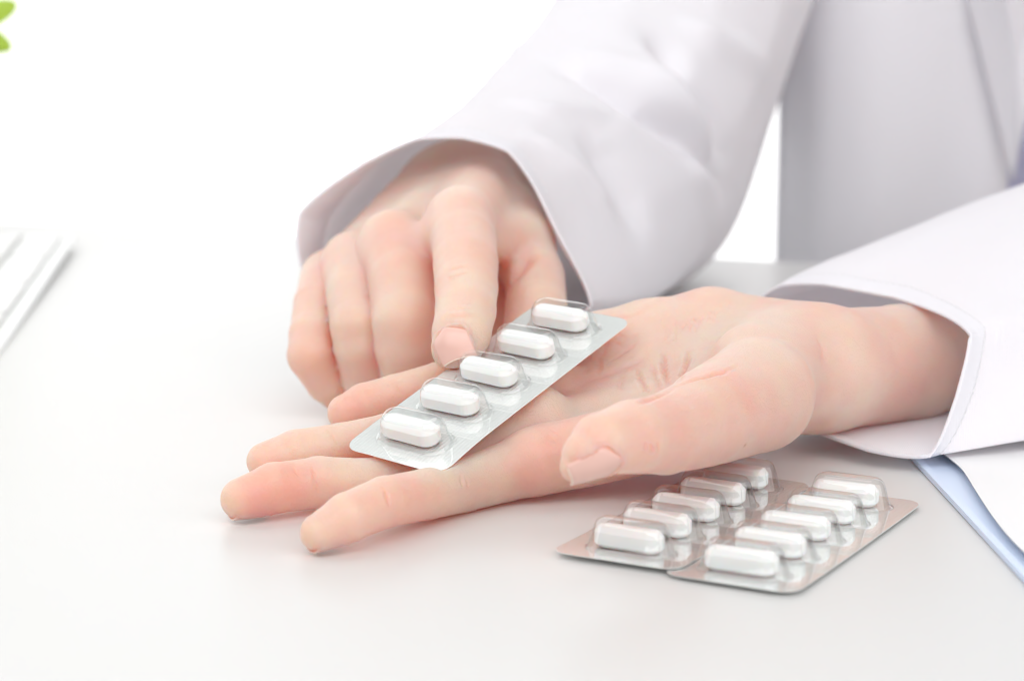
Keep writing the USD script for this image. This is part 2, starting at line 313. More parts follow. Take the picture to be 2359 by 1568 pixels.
for (x, y, a, wl, dz) in leafspec:
    tip = W(x, y, pz+dz); base = crown+(tip-crown)*.25
    base = tip+unit(crown-tip+np.array([-4., 0, 6]))*min(np.linalg.norm(crown-tip), 30)
    obj('leaf', leaf(tip, base, wl*.5, a*.02), leaf_mat, pl, origin=pb, smooth=True)
    obj('leaf_stalk', tube([base, base*.6+crown*.4+[0, 0, 2], crown], [.6, .6, .7], 6), stem_mat, pl, origin=pb)

# ------------------------------------------------------------------ the person: implicit-surface hands
def rc(P, a, b, ra, rb):
    ab = (b-a).astype(np.float32); t = np.clip(((P-a.astype(np.float32))@ab)/np.float32(ab@ab), 0, 1)
    q = P-a.astype(np.float32)-t[:, None]*ab
    return np.sqrt((q*q).sum(1))-(ra+t*(rb-ra)).astype(np.float32)
def smin(a, b, k):
    h = np.clip(.5+.5*(b-a)/k, 0, 1); return b+(a-b)*h-k*h*(1-h)
def chain(P, nodes, k):
    d = None
    for (a, ra), (b, rb) in zip(nodes[:-1], nodes[1:]):
        e = rc(P, a, b, ra, rb); d = e if d is None else smin(d, e, k)
    return d
def N_(px, py, z, rpx):                                        # a joint given in picture units, with its radius too
    return W(px, py, z), (rpx+2.5)*z/FPX
class Hand:
    def __init__(s, fingers, palm, cuts=(), kf=.8, kp=9., kj=5.): s.fingers, s.palm, s.cuts, s.kf, s.kp, s.kj = fingers, palm, cuts, kf, kp, kj
    def sdf(s, P):
        P = np.asarray(P, np.float32); p = None
        for nodes in s.palm:
            e = chain(P, nodes, 4.)
            p = e if p is None else smin(p, e, s.kp)
        out = p
        for nodes in s.fingers:
            out = np.minimum(out, smin(p, chain(P, nodes, s.kf), s.kj))
        for f in s.cuts: out = f(P, out)
        return out
    def grad(s, P, e=.15):
        return np.stack([(s.sdf(P+np.eye(3, dtype=np.float32)[k]*e)-s.sdf(P-np.eye(3, dtype=np.float32)[k]*e))/(2*e) for k in range(3)], 1)
    def snap(s, P, n=2):
        for _ in range(n):
            g = s.grad(P); l = np.maximum((g*g).sum(1), .05); P = P-g*(s.sdf(P)/l)[:, None]*.95
        return P
def surface_nets(F, org, h):
    ins = F < 0; nx, ny, nz = F.shape
    acc = np.zeros((nx-1, ny-1, nz-1, 3), np.float32); cnt = np.zeros((nx-1, ny-1, nz-1), np.float32)
    for ax in range(3):
        a = np.moveaxis(F, ax, 0); A0_, A1_ = a[:-1], a[1:]
        cr = (A0_ < 0) != (A1_ < 0); t = np.where(cr, A0_/np.where(cr, A0_-A1_, 1), 0)
        cr, t = np.moveaxis(cr, 0, ax), np.moveaxis(t, 0, ax)
        o = [k for k in range(3) if k != ax]
        for i in (0, 1):
            for j in (0, 1):
                sl = [slice(None)]*3
                n_ = F.shape
                sl[o[0]] = slice(i, n_[o[0]]-1+i); sl[o[1]] = slice(j, n_[o[1]]-1+j)
                c_, t_ = cr[tuple(sl)], t[tuple(sl)]
                acc[..., ax] += t_*c_; acc[..., o[0]] += i*c_; acc[..., o[1]] += j*c_; cnt += c_
    has = cnt > 0; idx = -np.ones(cnt.shape, np.int64); idx[has] = np.arange(has.sum())
    V = (np.argwhere(has)+acc[has]/cnt[has][:, None])*h+org
    Fs = []
    for ax in range(3):
        o = [(ax+1) % 3, (ax+2) % 3]
        sl0, sl1 = [slice(1, -1)]*3, [slice(1, -1)]*3
        sl0[ax] = slice(0, -1); sl1[ax] = slice(1, None)
        a_, b_ = ins[tuple(sl0)], ins[tuple(sl1)]
        q = np.argwhere(a_ != b_); fl = a_[a_ != b_]
        q = q+np.array([0 if k == ax else 1 for k in range(3)])
        def cell(i, j):
            r = q.copy(); r[:, o[0]] -= i; r[:, o[1]] -= j; return idx[r[:, 0], r[:, 1], r[:, 2]]
        Q = np.stack([cell(0, 0), cell(1, 0), cell(1, 1), cell(0, 1)], 1); Q[~fl] = Q[~fl][:, ::-1]; Fs.append(Q)
    Q = np.vstack(Fs); return V, np.vstack([Q[:, [0, 1, 2]], Q[:, [0, 2, 3]]])
def mesh_of(hand, lo, hi, h):
    n = np.ceil((hi-lo)/h).astype(int)+1
    g = np.stack(np.meshgrid(*[lo[k]+h*np.arange(n[k]) for k in range(3)], indexing='ij'), -1).astype(np.float32)
    F = hand.sdf(g.reshape(-1, 3)).reshape(n)
    V, f = surface_nets(F, lo, h)
    m = trimesh.Trimesh(V, f, process=False)
    comp = trimesh.graph.connected_component_labels(m.face_adjacency, node_count=len(f)); keep = comp == np.bincount(comp).argmax(); f = f[keep]
    u, inv = np.unique(f, return_inverse=True); V, f = V[u], inv.reshape(-1, 3)
    V = hand.snap(V, 2)
    V, f = trimesh.remesh.subdivide(V, f); V = hand.snap(V, 1)
    return np.asarray(V, float), f

# the open hand: the left one, palm up, thumb on the viewer's side
FW1 = (2330, 800, 745)
left = Hand(
    fingers=[
        [N_(735, 1226, 598, 42), N_(800, 1192, 602, 55), N_(888, 1155, 613, 57), N_(980, 1138, 628, 56), N_(1065, 1118, 641, 59), N_(1160, 1088, 651, 65), N_(1250, 1056, 658, 75)],
        [N_(556, 1148, 630, 46), N_(632, 1124, 634, 56), N_(735, 1110, 641, 57), N_(835, 1110, 646, 52), N_(960, 1098, 655, 54), N_(1110, 1040, 665, 58), N_(1240, 965, 674, 76)],
        [N_(612, 1062, 656, 42), N_(680, 1042, 660, 50), N_(790, 1028, 667, 52), N_(890, 1008, 671, 52), N_(980, 985, 676, 54), N_(1130, 920, 686, 58), N_(1262, 885, 696, 70)],
        [N_(796, 950, 697, 40), N_(840, 930, 699, 45), N_(908, 911, 702, 45), N_(1015, 880, 706, 45), N_(1150, 845, 711, 50), N_(1285, 818, 716, 62)],
        [N_(1326, 1074, 578, 34), N_(1350, 1050, 579, 54), N_(1386, 1022, 583, 69), N_(1455, 1006, 594, 82), N_(1530, 1000, 611, 90), N_(1620, 968, 632, 104), N_(1745, 915, 666, 122)],
    ],
    palm=[
        [N_(1850, 890, 698, 96), N_(1600, 985, 668, 84), N_(1240, 1060, 652, 74)],
        [N_(1850, 865, 704, 118), N_(1500, 948, 690, 64), N_(1250, 985, 677, 56)],
        [N_(1840, 820, 716, 113), N_(1500, 895, 706, 66), N_(1265, 910, 697, 50)],
        [N_(1360, 800, 721, 78), N_(1500, 787, 724, 92), N_(1640, 776, 726, 107), N_(1760, 795, 722, 108)],
        [N_(1640, 950, 640, 98), N_(1745, 905, 668, 116), N_(1840, 830, 706, 88)], [N_(1740, 850, 688, 104), N_(1830, 815, 706, 84)],
        [N_(1330, 1045, 655, 50), N_(1560, 985, 648, 74)],
        [N_(1290, 1025, 668, 46), N_(1520, 975, 682, 62), N_(1720, 905, 692, 80)], [N_(1290, 960, 690, 46), N_(1500, 925, 700, 62), N_(1720, 860, 706, 80)], [N_(1300, 885, 708, 46), N_(1500, 860, 712, 66), N_(1720, 825, 716, 80)],
        [N_(1800, 850, 708, 126), N_(1900, 850, 712, 138), N_(2080, 840, 742, 132), N_(2330, 795, 800, 122)],
    ], kp=7.0, kj=4.0)
# the pressing hand: the right one, palm down, index finger on the pack
right = Hand(
    fingers=[
        [N_(1052, 800, 690, 57), N_(1063, 768, 694, 66), N_(1073, 715, 703, 67), N_(1074, 665, 712, 70), N_(1073, 612, 723, 72), N_(1069, 560, 738, 72), N_(1060, 505, 757, 72)],
        [N_(952, 930, 752, 60), N_(948, 860, 744, 68), N_(940, 800, 739, 74), N_(936, 740, 738, 76), N_(925, 650, 750, 74), N_(902, 560, 769, 70)],
        [N_(858, 940, 762, 52), N_(846, 865, 753, 58), N_(832, 800, 748, 60), N_(824, 750, 748, 61), N_(816, 680, 760, 62), N_(812, 600, 782, 62)],
        [N_(800, 925, 768, 38), N_(752, 880, 758, 44), N_(716, 818, 753, 52), N_(718, 770, 758, 49), N_(728, 700, 772, 49), N_(752, 635, 792, 53)],
        [N_(1195, 850, 745, 56), N_(1222, 790, 752, 66), N_(1236, 720, 762, 70), N_(1232, 640, 784, 66), N_(1170, 500, 822, 76)],
    ],
    palm=[
        [N_(1110, 440, 845, 88), N_(1062, 512, 760, 68)],
        [N_(1075, 445, 848, 86), N_(905, 562, 771, 64)],
        [N_(1020, 450, 848, 84), N_(815, 604, 783, 58)],
        [N_(990, 455, 845, 80), N_(757, 640, 793, 50)],
        [N_(1140, 480, 830, 78), N_(1188, 560, 800, 62)],
        [N_(1066, 545, 750, 60), N_(912, 600, 764, 58)], [N_(912, 612, 764, 58), N_(814, 655, 773, 50)], [N_(814, 655, 773, 50), N_(745, 680, 784, 42)],
        [N_(1105, 560, 772, 46), N_(1215, 545, 800, 50)],
        [N_(1140, 650, 808, 60), N_(1160, 770, 800, 66)],
        [N_(1050, 640, 800, 70), N_(900, 720, 800, 70)],
        [N_(1050, 435, 850, 108), N_(1130, 400, 905, 110), N_(1300, 405, 1000, 118)],
    ], kp=7.5, kj=4.5)
# the strip presses into the skin: nothing of the hands passes through it
def clear_pack(off_lo, off_hi):
    def f(P, d):
        q = (P-oH.astype(np.float32))@RH.T.astype(np.float32)
        zb = np.array(PACKBOW(q[:, 0], q[:, 1]), np.float32)
        box = np.maximum(np.maximum(np.abs(q[:, 0])-(PW/2+.3), np.abs(q[:, 1])-(PL/2+.3)), np.maximum(q[:, 2]-zb-off_hi, -(q[:, 2]-zb)+off_lo))
        h = np.clip(.5-.5*(d+box)/1.2, 0, 1)
        return d+(-box-d)*h+1.2*h*(1-h)
    return f
left.cuts = [clear_pack(-.35, 30.)]
right.cuts = [clear_pack(-30., .6)]
def above_table(P, d): return np.maximum(d, .35-P[:, 2])
left.cuts.append(above_table); right.cuts.append(above_table)
def bounds(h, pad=6):
    pts = np.array([p for n in h.fingers+h.palm for p, r in n]); rr = np.array([r for n in h.fingers+h.palm for p, r in n])
    return (pts-rr[:, None]).min(0)-pad, (pts+rr[:, None]).max(0)+pad
VL, FL = mesh_of(left, *bounds(left), 1.0); VR, FR = mesh_of(right, *bounds(right), 1.2)

def vnormals(V, F):
    n = np.zeros_like(V); c_ = np.cross(V[F[:, 1]]-V[F[:, 0]], V[F[:, 2]]-V[F[:, 0]])
    for k in range(3): np.add.at(n, F[:, k], c_)
    return n/np.maximum(np.linalg.norm(n, axis=1, keepdims=True), 1e-9)
class Sculpt:
    """creases and colour spots placed where a picture position meets the skin"""
    def __init__(s, V, F): s.V, s.F = V, F; s.n = vnormals(V, F); s.q, s.d = proj(V); s.tree = cKDTree(s.q); s.t3 = cKDTree(V); s.off = np.zeros(len(V)); s.tint = np.zeros(len(V)); s.mole = np.zeros(len(V))
    def at(s, x, y, r=5, front=True):
        i = np.array(s.tree.query_ball_point((x, y), r))
        if len(i) == 0: return s.V[s.tree.query((x, y))[1]]
        return s.V[i[np.argmin(s.d[i])]]
    def line(s, pts, zmax=None):
        pts = np.array(pts, float); L_ = np.r_[0, np.cumsum(np.linalg.norm(np.diff(pts, axis=0), axis=1))]
        k = max(3, int(L_[-1]/3)); t = np.linspace(0, L_[-1], k)
        if len(pts) > 2: c_ = CubicSpline(L_, pts)(t)
        else: c_ = np.stack([np.interp(t, L_, pts[:, j]) for j in (0, 1)], 1)
        return np.array([s.at(*p) for p in c_])
    def crease(s, pts, depth_=.5, width=.7, red=.25, bulge=.15):
        C = s.line(pts); k = len(C); e = np.minimum(np.arange(k), np.arange(k)[::-1])/(k*.3); e = np.clip(e, .0, 1)
        i = np.unique(np.concatenate([np.array(a, int) for a in s.t3.query_ball_point(C, width*4)]))
        d, j = cKDTree(C).query(s.V[i]); w = e[j]
        s.off[i] -= depth_*w*np.exp(-(d/width)**2); s.off[i] += depth_*bulge*w*np.exp(-((d-2*width)/width)**2)
        s.tint[i] = np.maximum(s.tint[i], red*w*np.exp(-(d/(width*1.6))**2))
    def spot(s, x, y, r, amt, p=None):
        c_ = s.at(x, y) if p is None else p; d = np.linalg.norm(s.V-c_, axis=1); s.tint += amt*np.exp(-(d/r)**2)
    def bump(s, x, y, r, amt):
        d = np.linalg.norm(s.V-s.at(x, y), axis=1); s.off += amt*np.exp(-(d/r)**2)
    def done(s, base):
        nz = meshkit.fbm(s.V/9., 3, 5)-.5
        V = s.V+s.n*(s.off+nz*.35)[:, None]
        t = np.clip(s.tint+base(s.q[:, 0], s.q[:, 1]), 0, 1); return V, np.stack([t, np.clip(s.mole, 0, 1), t*0], 1)
def zq(x, y, x0, y0, sc): return ((x0+x/sc)/1.73637, (y0+y/sc)/1.73637)
z1 = lambda *p: [zq(x, y, 850, 1400, 1.8448) for x, y in p]
z2 = lambda *p: [zq(x, y, 2000, 1050, 1.6508) for x, y in p]
z3 = lambda *p: [zq(x, y, 1100, 500, 1.3067) for x, y in p]
z6 = lambda *p: [zq(x, y, 2900, 700, 1.2065) for x, y in p]
SL = Sculpt(VL, FL)
for pts, dp, w, rd in (
    (z1((1250, 985), (1295, 1070), (1325, 1190)), .35, 0.64, .07), (z1((1265, 1000), (1305, 1060), (1315, 1120)), .2, 0.48, .07),
    (z1((1850, 895), (1848, 960), (1868, 1020)), .35, 0.56, .07), (z1((1880, 905), (1890, 960), (1905, 1030)), .3, 0.56, .07),
    (z1((735, 830), (765, 930), (785, 1080)), .35, 0.64, .07), (z1((580, 800), (615, 880), (650, 940)), .2, 0.48, .07),
    (z1((870, 570), (905, 630), (935, 715)), .3, 0.56, .07), (z1((850, 575), (870, 600), (890, 650)), .2, 0.48, .07),
    (z1((1330, 205), (1385, 270), (1405, 350)), .3, 0.56, .07), (z1((1280, 200), (1340, 250), (1370, 330)), .2, 0.48, .07),
    (z2((890, 680), (945, 790), (985, 862)), .9, .8, .10), (z2((1092, 570), (1086, 720), (1118, 808)), 1.1, .85, .16), (z2((1245, 540), (1215, 690), (1155, 800)), 1.1, .85, .16), (z2((1010, 640), (1030, 760), (1070, 850)), .5, .7, .2),
    (z2((1600, 655), (1380, 735), (1250, 770), (1100, 840)), 1.0, .85, .22), (z2((1150, 818), (1040, 868), (900, 925)), 1.2, 1.0, .15),
    (z2((1010, 560), (880, 660), (700, 735), (480, 800)), .5, 1.6, .2), (z2((650, 600), (655, 700), (640, 740)), .5, .8, .35), (z2((740, 480), (690, 560), (660, 640)), .35, .8, .25),
    (z2((820, 700), (800, 760), (790, 860)), .35, .9, .2), (z2((860, 560), (760, 620), (700, 660)), .3, .6, .2), (z2((930, 470), (850, 560), (720, 640)), .25, .5, .2),
    (z2((300, 1090), (340, 1140), (410, 1200)), .2, .6, .05), (z2((250, 1060), (320, 1080), (430, 1190)), .15, .5, .05),
    (z2((985, 1180), (972, 1215), (985, 1255)), .3, .6, .25), (z2((1015, 1190), (1012, 1225), (1030, 1265)), .3, .6, .25), (z2((1050, 1185), (1055, 1225), (1060, 1260)), .25, .6, .2),
    (z2((1180, 470), (1210, 420), (1230, 380)), .2, .4, .12), (z2((1240, 460), (1265, 400), (1270, 360)), .2, .4, .12), (z2((1300, 440), (1320, 380), (1350, 340)), .2, .4, .12),
    (z2((1150, 520), (1160, 470), (1150, 440)), .2, .4, .12), (z2((1080, 520), (1100, 470), (1100, 430)), .2, .4, .12), (z2((1400, 400), (1420, 340), (1440, 300)), .18, .4, .1),
    (z2((620, 560), (760, 480), (900, 380)), .25, .6, .15), (z2((700, 330), (820, 350), (1000, 260)), .25, .6, .15),
    (z6((435, 760), (478, 850), (460, 930)), .5, 1.4, .1)):
    SL.crease(pts, dp, w, rd)
rng = random.Random(11)
for k in range(34):
    u = rng.random(); x, y = 1090+u*420+rng.uniform(-30, 30), 500-u*190+rng.uniform(-40, 50); a_ = rng.uniform(.9, 1.7) if rng.random() < .7 else rng.uniform(2.2, 2.8); l_ = rng.uniform(25, 70)
    SL.crease(z2((x, y), (x+l_*.5*math.cos(a_)+rng.uniform(-6, 6), y-l_*.5*math.sin(a_)), (x+l_*math.cos(a_), y-l_*math.sin(a_))), rng.uniform(.12, .26), .5, .06)
for k in range(26):
    x, y = rng.uniform(520, 860), rng.uniform(480, 800); a_ = rng.choice([.5, .65, 1.6, 2.3])+rng.uniform(-.2, .2); l_ = rng.uniform(40, 110)
    SL.crease(z2((x, y), (x+l_*.5*math.cos(a_)+rng.uniform(-8, 8), y-l_*.5*math.sin(a_)), (x+l_*math.cos(a_), y-l_*math.sin(a_))), rng.uniform(.15, .3), .5, .08)
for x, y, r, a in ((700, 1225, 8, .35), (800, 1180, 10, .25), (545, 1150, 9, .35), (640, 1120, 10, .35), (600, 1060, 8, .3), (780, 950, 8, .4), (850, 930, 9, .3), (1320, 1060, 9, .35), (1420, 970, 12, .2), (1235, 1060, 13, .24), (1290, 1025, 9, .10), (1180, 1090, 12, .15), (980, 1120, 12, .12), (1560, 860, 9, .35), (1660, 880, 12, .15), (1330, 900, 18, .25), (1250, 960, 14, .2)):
    SL.spot(x, y, r*1.1, a*.72)  # ruddy skin; the index-base spots also paint shade beside the thumb
SL.mole += 1.2*np.exp(-(np.linalg.norm(SL.V-SL.at(1722, 1030, 8), axis=1)/.6)**2)
SR = Sculpt(VR, FR)
for pts, dp, w, rd in (
    (z3((890, 760), (940, 740), (1015, 735)), .3, .6, .25), (z3((895, 790), (945, 775), (1020, 760)), .3, .6, .25), (z3((905, 770), (915, 790), (940, 800)), .25, .5, .2),
    (z3((900, 960), (980, 945), (1070, 960)), .25, .6, .15), (z3((890, 1000), (980, 985), (1080, 990)), .3, .7, .2), (z3((930, 930), (1000, 925), (1060, 935)), .2, .5, .1),
    (z3((1350, 610), (1310, 690), (1250, 780), (1180, 870)), 2.2, 3.2, .22)):
    SR.crease(pts, dp, w, rd)
for x, y, r, a in ((1075, 480, 7, .25), (905, 530, 8, .22), (800, 590, 8, .12), (1050, 830, 8, .35), (740, 750, 8, .2), (1190, 620, 10, .3), (720, 830, 9, .12), (780, 880, 10, .25), (1240, 640, 12, .15)):
    SR.spot(x, y, r*1.3, a*.55)
SR.bump(1062, 452, 8, 1.1); SR.bump(898, 500, 8, .6); SR.bump(806, 552, 6, .4); SR.bump(738, 598, 5, .4); SR.bump(980, 530, 6, .5)
# fingernails: curved plates set into the skin, with a fold of skin round them
def nail_grid(hand, cen, tip, out, w, l, lift=.30, free=.6):
    a = unit(tip-out*np.dot(tip, out)); s_ = np.cross(out, a); nu, nv = 19, 19
    u, v = np.meshgrid(np.linspace(-1, 1, nu), np.linspace(-1, 1, nv), indexing='ij')
    hw = w/2*np.sqrt(np.clip(1-np.clip((-v-.35)/.65, 0, 1)**2.4*.72, .02, 1))*(1-.04*np.clip(v, 0, 1))
    vv = np.where(v > 0, v*(1-.07*np.abs(u)**2.5), v*(1-.16*np.abs(u)**2.2))
    P = (cen+s_*(u*hw)[..., None]+a*(vv*l/2)[..., None]+out*4).reshape(-1, 3); ok = np.zeros(len(P), bool)
    for _ in range(60):
        d = hand.sdf(P); ok = np.abs(d) < .15; P = np.where(((P-cen)@out > -6)[:, None], P-out*np.clip(d, -2, 2)[:, None]*.6, P)
    hgt = (P-cen)@out; ok &= (hgt > -5) & (hgt < 4)
    U, Vv = u.ravel(), v.ravel(); A = np.stack([np.ones_like(U), U, Vv, U*U, Vv*Vv, U*Vv], 1); co = np.linalg.lstsq(A[ok], hgt[ok], rcond=None)[0]
    fit = np.clip(A@co, hgt[ok].min()-1.5, hgt[ok].max()+.2); low = fit; over = np.clip((Vv-.8)/.2, 0, 1)
    g = P+out*(low-hgt+lift)[:, None]+a*(over*free)[:, None]-out*(over*free*.2)[:, None]
    return g.reshape(nu, nv, 3), out, w
def obj_nail(spec):
    g, out, w = spec; nu, nv = g.shape[:2]; V = g.reshape(-1, 3); n = len(V); F = []
    for i in range(nu-1):
        for k in range(nv-1):
            q = i*nv+k; F += [[q, q+nv, q+nv+1], [q, q+nv+1, q+1]]
    F = np.array(F); V2 = np.vstack([V, V-out*.6])
    ring = [i*nv for i in range(nu)]+[(nu-1)*nv+k for k in range(1, nv)]+[i*nv+nv-1 for i in range(nu-2, -1, -1)]+[k for k in range(nv-2, 0, -1)]; sd = []
    for i in range(len(ring)):
        p, q = ring[i], ring[(i+1) % len(ring)]; sd += [[p, p+n, q+n], [p, q+n, q]]
    F2 = np.vstack([F, F[:, ::-1]+n, sd])
    if np.cross(V[F[0][1]]-V[F[0][0]], V[F[0][2]]-V[F[0][0]])@out < 0: F2 = F2[:, ::-1]
    p = obj('fingernail', (V2, F2), nail_mat, person, origin=PO, smooth=60)
    obj('free_edge', tube(g[1:-1, -1]-out*.15, .2 if w > 10.2 else .1, 8), nail_edge_mat, p, origin=PO, smooth=True)
NV = [(right, SR.at(1034, 780), vdir(.215, -.81, .54), vdir(-.42, .42, .80), 11.6, 9.6),
      ]
ta, to = vdir(-.75, -.60, .28), vdir(.50, -.64, .58); to = unit(to-ta*np.dot(ta, to))
NV.append((left, W(1364, 1034, 580)+to*8.0+ta*3.2, ta, to, 10.8, 13.0))
dn = unit(np.array([.1, .22, -1.]))
def under_nail(node0, node1, w, l):
    ax = unit(node0[0]-node1[0]); o = unit(dn-ax*np.dot(dn, ax)); return left, node0[0]+o*node0[1]*.9-ax*l*.15, ax, o, w, l
for f_, w_, l_ in ((0, 8.5, 9.5), (1, 9.5, 10.5), (2, 9.0, 10), (3, 7.2, 9.0)): NV.append(under_nail(left.fingers[f_][0], left.fingers[f_][1], w_, l_))
nailgrids = []
for q_ in NV:
    gs = nail_grid(*q_); nailgrids.append((gs, q_[0])); S_ = SL if q_[0] is left else SR; g = gs[0]
    inner = cKDTree(g[2:-2, 2:-2].reshape(-1, 3)); dd, _ = inner.query(S_.V); S_.off -= .9*np.exp(-(dd/1.0)**2)
    bd = cKDTree(np.vstack([g[0, :-2], g[-1, :-2], g[:, 0]])); db, _ = bd.query(S_.V); S_.off += .55*np.exp(-((db-.8)/.7)**2)*(dd > 1.2); S_.tint += .18*np.exp(-(db/1.6)**2)
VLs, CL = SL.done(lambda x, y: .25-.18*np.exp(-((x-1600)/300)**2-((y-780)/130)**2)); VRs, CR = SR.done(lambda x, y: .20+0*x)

person = thing('person', 'person in white coat, one hand holding a pill pack, the other pressing it', 'person', (.15, .9, 0))
PO = np.array([150., 900, 0])
# trunk and upper arms, hidden by the coat, joined to the forearms
def tri(m):
    q = m.to_mesh(); return np.asarray(q.vert_properties[:, :3], float), np.asarray(q.tri_verts)
def ball(p, r): return m3.Manifold.sphere(r, 32).translate(tuple(map(float, p)))
def bone(a, ra, b, rb): return m3.Manifold.batch_hull([ball(a, ra), ball(b, rb)])
SHR, SHL = np.array([165., 1255, 330]), np.array([500., 1270, 335])
ELR, ELL = W(1480, 440, 1030), W(2950, 720, 900)
trunk = m3.Manifold.batch_hull([ball((230, 1270, 260), 70), ball((440, 1275, 260), 70), ball((250, 1290, -150), 75), ball((420, 1290, -150), 75)])
rough = trunk+bone(W(1230, 400, 960), 21, ELR, 30)+bone(ELR, 32, SHR, 44)+bone(SHR, 44, (300, 1275, 300), 60)+bone(W(2250, 810, 784), 16, ELL, 30)+bone(ELL, 34, SHL, 44)+bone(SHL, 44, (400, 1275, 300), 60)
def manifold_of(V, F): return m3.Manifold(m3.Mesh(np.asarray(V, np.float32), np.asarray(F, np.uint32)))
try:
    mL, mR = manifold_of(VLs, FL), manifold_of(VRs, FR); assert mL.volume() > 1000 and mR.volume() > 1000
    BV, BF = tri(mL+mR+rough)
except Exception as e:
    print('body union failed', e); rv, rf = tri(rough)
    BV = np.vstack([VLs, VRs, rv]); BF = np.vstack([FL, FR+len(VLs), rf+len(VLs)+len(VRs)])
dist, j = cKDTree(np.vstack([VLs, VRs])).query(BV); BC = np.vstack([CL, CR])[j]
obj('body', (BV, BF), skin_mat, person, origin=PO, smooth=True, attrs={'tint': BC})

for g_, hand_ in nailgrids:
    obj_nail(g_)
# ------------------------------------------------------------------ the coat: sleeves lofted through rings, and the front
def ring_pts(pts, M=112):
    P = np.array([W(*p) for p in pts]); P = np.vstack([P, P[:1]]); L_ = np.r_[0, np.cumsum(np.linalg.norm(np.diff(P, axis=0), axis=1)**.6)]
    return L_, P
def closed_spline(pts, M=112):
    L_, P = ring_pts(pts); k = len(pts); M = k*10
    cs_ = CubicSpline(L_, P, bc_type='periodic'); lin = lambda t: np.stack([np.interp(t, L_, P[:, c]) for c in range(3)], 1)
    t = np.concatenate([np.linspace(L_[i], L_[i+1], M//k, endpoint=False) for i in range(k)]); return .55*cs_(t)+.45*lin(t)
def loft(rings, n, M=112, params=None):
    R_ = np.array([closed_spline(r, M) for r in rings]); t = np.arange(len(rings)) if params is None else np.array(params)
    return CubicSpline(t, R_, axis=0)(np.linspace(t[0], t[-1], n))
def grid_mesh(G):
    n, m = G.shape[:2]; F = []
    i, k = np.meshgrid(np.arange(n-1), np.arange(m), indexing='ij'); a = i*m+k; b = i*m+(k+1) % m
    return G.reshape(-1, 3), np.stack([a, b, b+m, a+m], -1).reshape(-1, 4)
def grid_normals(G):
    du = np.gradient(G, axis=0); dv = np.roll(G, -1, 1)-np.roll(G, 1, 1); n = np.cross(dv, du); n /= np.maximum(np.linalg.norm(n, axis=2, keepdims=True), 1e-9)
    c = G.mean(1, keepdims=True); 
    if ((G-c)*n).sum() < 0: n = -n
    return n
def folds(G, n, lines):
    """soft folds along curves given by picture positions on the cloth's near side"""
    V = G.reshape(-1, 3); q, d = proj(V); tr = cKDTree(q); off = np.zeros(len(V)); facing = (n.reshape(-1, 3)*(np.array([0, 0, CAMH])-V)).sum(1) > 0
    for pts, amp, wid in lines:
        pts = np.array(pts, float); L_ = np.r_[0, np.cumsum(np.linalg.norm(np.diff(pts, axis=0), axis=1))]; t = np.linspace(0, L_[-1], 40)
        c_ = CubicSpline(L_, pts)(t) if len(pts) > 2 else np.stack([np.interp(t, L_, pts[:, k]) for k in (0, 1)], 1); C = []
        for p in c_:
            i = np.array(tr.query_ball_point(p, 25)); i = i[facing[i]] if len(i) else i
            if len(i) == 0: i = np.array([tr.query(p)[1]])
            w_ = np.exp(-(np.linalg.norm(q[i]-p, axis=1)/14)**2); near = d[i] < d[i].min()+25; C.append((V[i]*(w_*near)[:, None]).sum(0)/((w_*near).sum()+1e-9))
        dd, j = cKDTree(np.array(C)).query(V); e = np.clip(np.minimum(j, 39-j)/12., 0, 1); e = e*e*(3-2*e)
        off += amp*e*np.exp(-(dd/wid)**2)
    return off.reshape(G.shape[:2])
def sleeve(name, rings, n, lines, hem, seam=True, noise_seed=0, label=None):
    G = loft(rings, n); nr_ = grid_normals(G)
    off = folds(G, nr_, lines)+(meshkit.fbm(G/45., 3, noise_seed)-.5)*2.0*np.clip(np.linspace(0, n/hem, n), .15, 1)[:, None]
    G = G+nr_*off[..., None]; nr_ = grid_normals(G)
    m = G.shape[1]; Vo, Fo = grid_mesh(G); no = len(Vo)
    th = np.linspace(1.2, .5, hem+1)[:, None, None]; inn = G[:hem+1]-nr_[:hem+1]*th; Vi, Fi = grid_mesh(inn)
    k = np.arange(m); k2 = (k+1) % m; mid = (G[0]+inn[0])/2-(G[1]-G[0])*.5/np.linalg.norm(G[1]-G[0], axis=1, keepdims=True)*.7
    Vall = np.vstack([Vo, Vi, mid]); b0 = no+len(Vi); l_ = no+hem*m
    cap = np.vstack([np.stack([k2, k, b0+k, b0+k2], 1), np.stack([b0+k2, b0+k, no+k, no+k2], 1), np.stack([l_+k2, l_+k, hem*m+k, hem*m+k2], 1)])
    cl = Vall, np.vstack([Fo, Fi[:, ::-1], cap]) if False else np.vstack([Fo, Fi[:, ::-1]+no, cap])
    p = obj(name, cl, coat_mat, coat, origin=PO, smooth=True)
    # a row of stitches round the hem, proud of the cloth
    if seam:
        r0 = G[hem]+nr_[hem]*.12; L_ = np.r_[0, np.cumsum(np.linalg.norm(np.diff(np.vstack([r0, r0[:1]]), axis=0), axis=1))]; cl_ = np.vstack([r0, r0[:1]]); st_ = []
        for s0 in np.arange(0, L_[-1]-2.6, 3.1):
            ss = np.linspace(s0, s0+2.4, 5); pp = np.stack([np.interp(ss, L_, cl_[:, c3]) for c3 in range(3)], 1); st_.append(tube(pp, [.03, .09, .12, .09, .03], 6))
        obj('stitching', trimesh.util.concatenate(st_), thread_mat, p, origin=PO, smooth=True)
    return p
coat = thing('lab_coat', None, None, (0, 0, 0), parent=person)
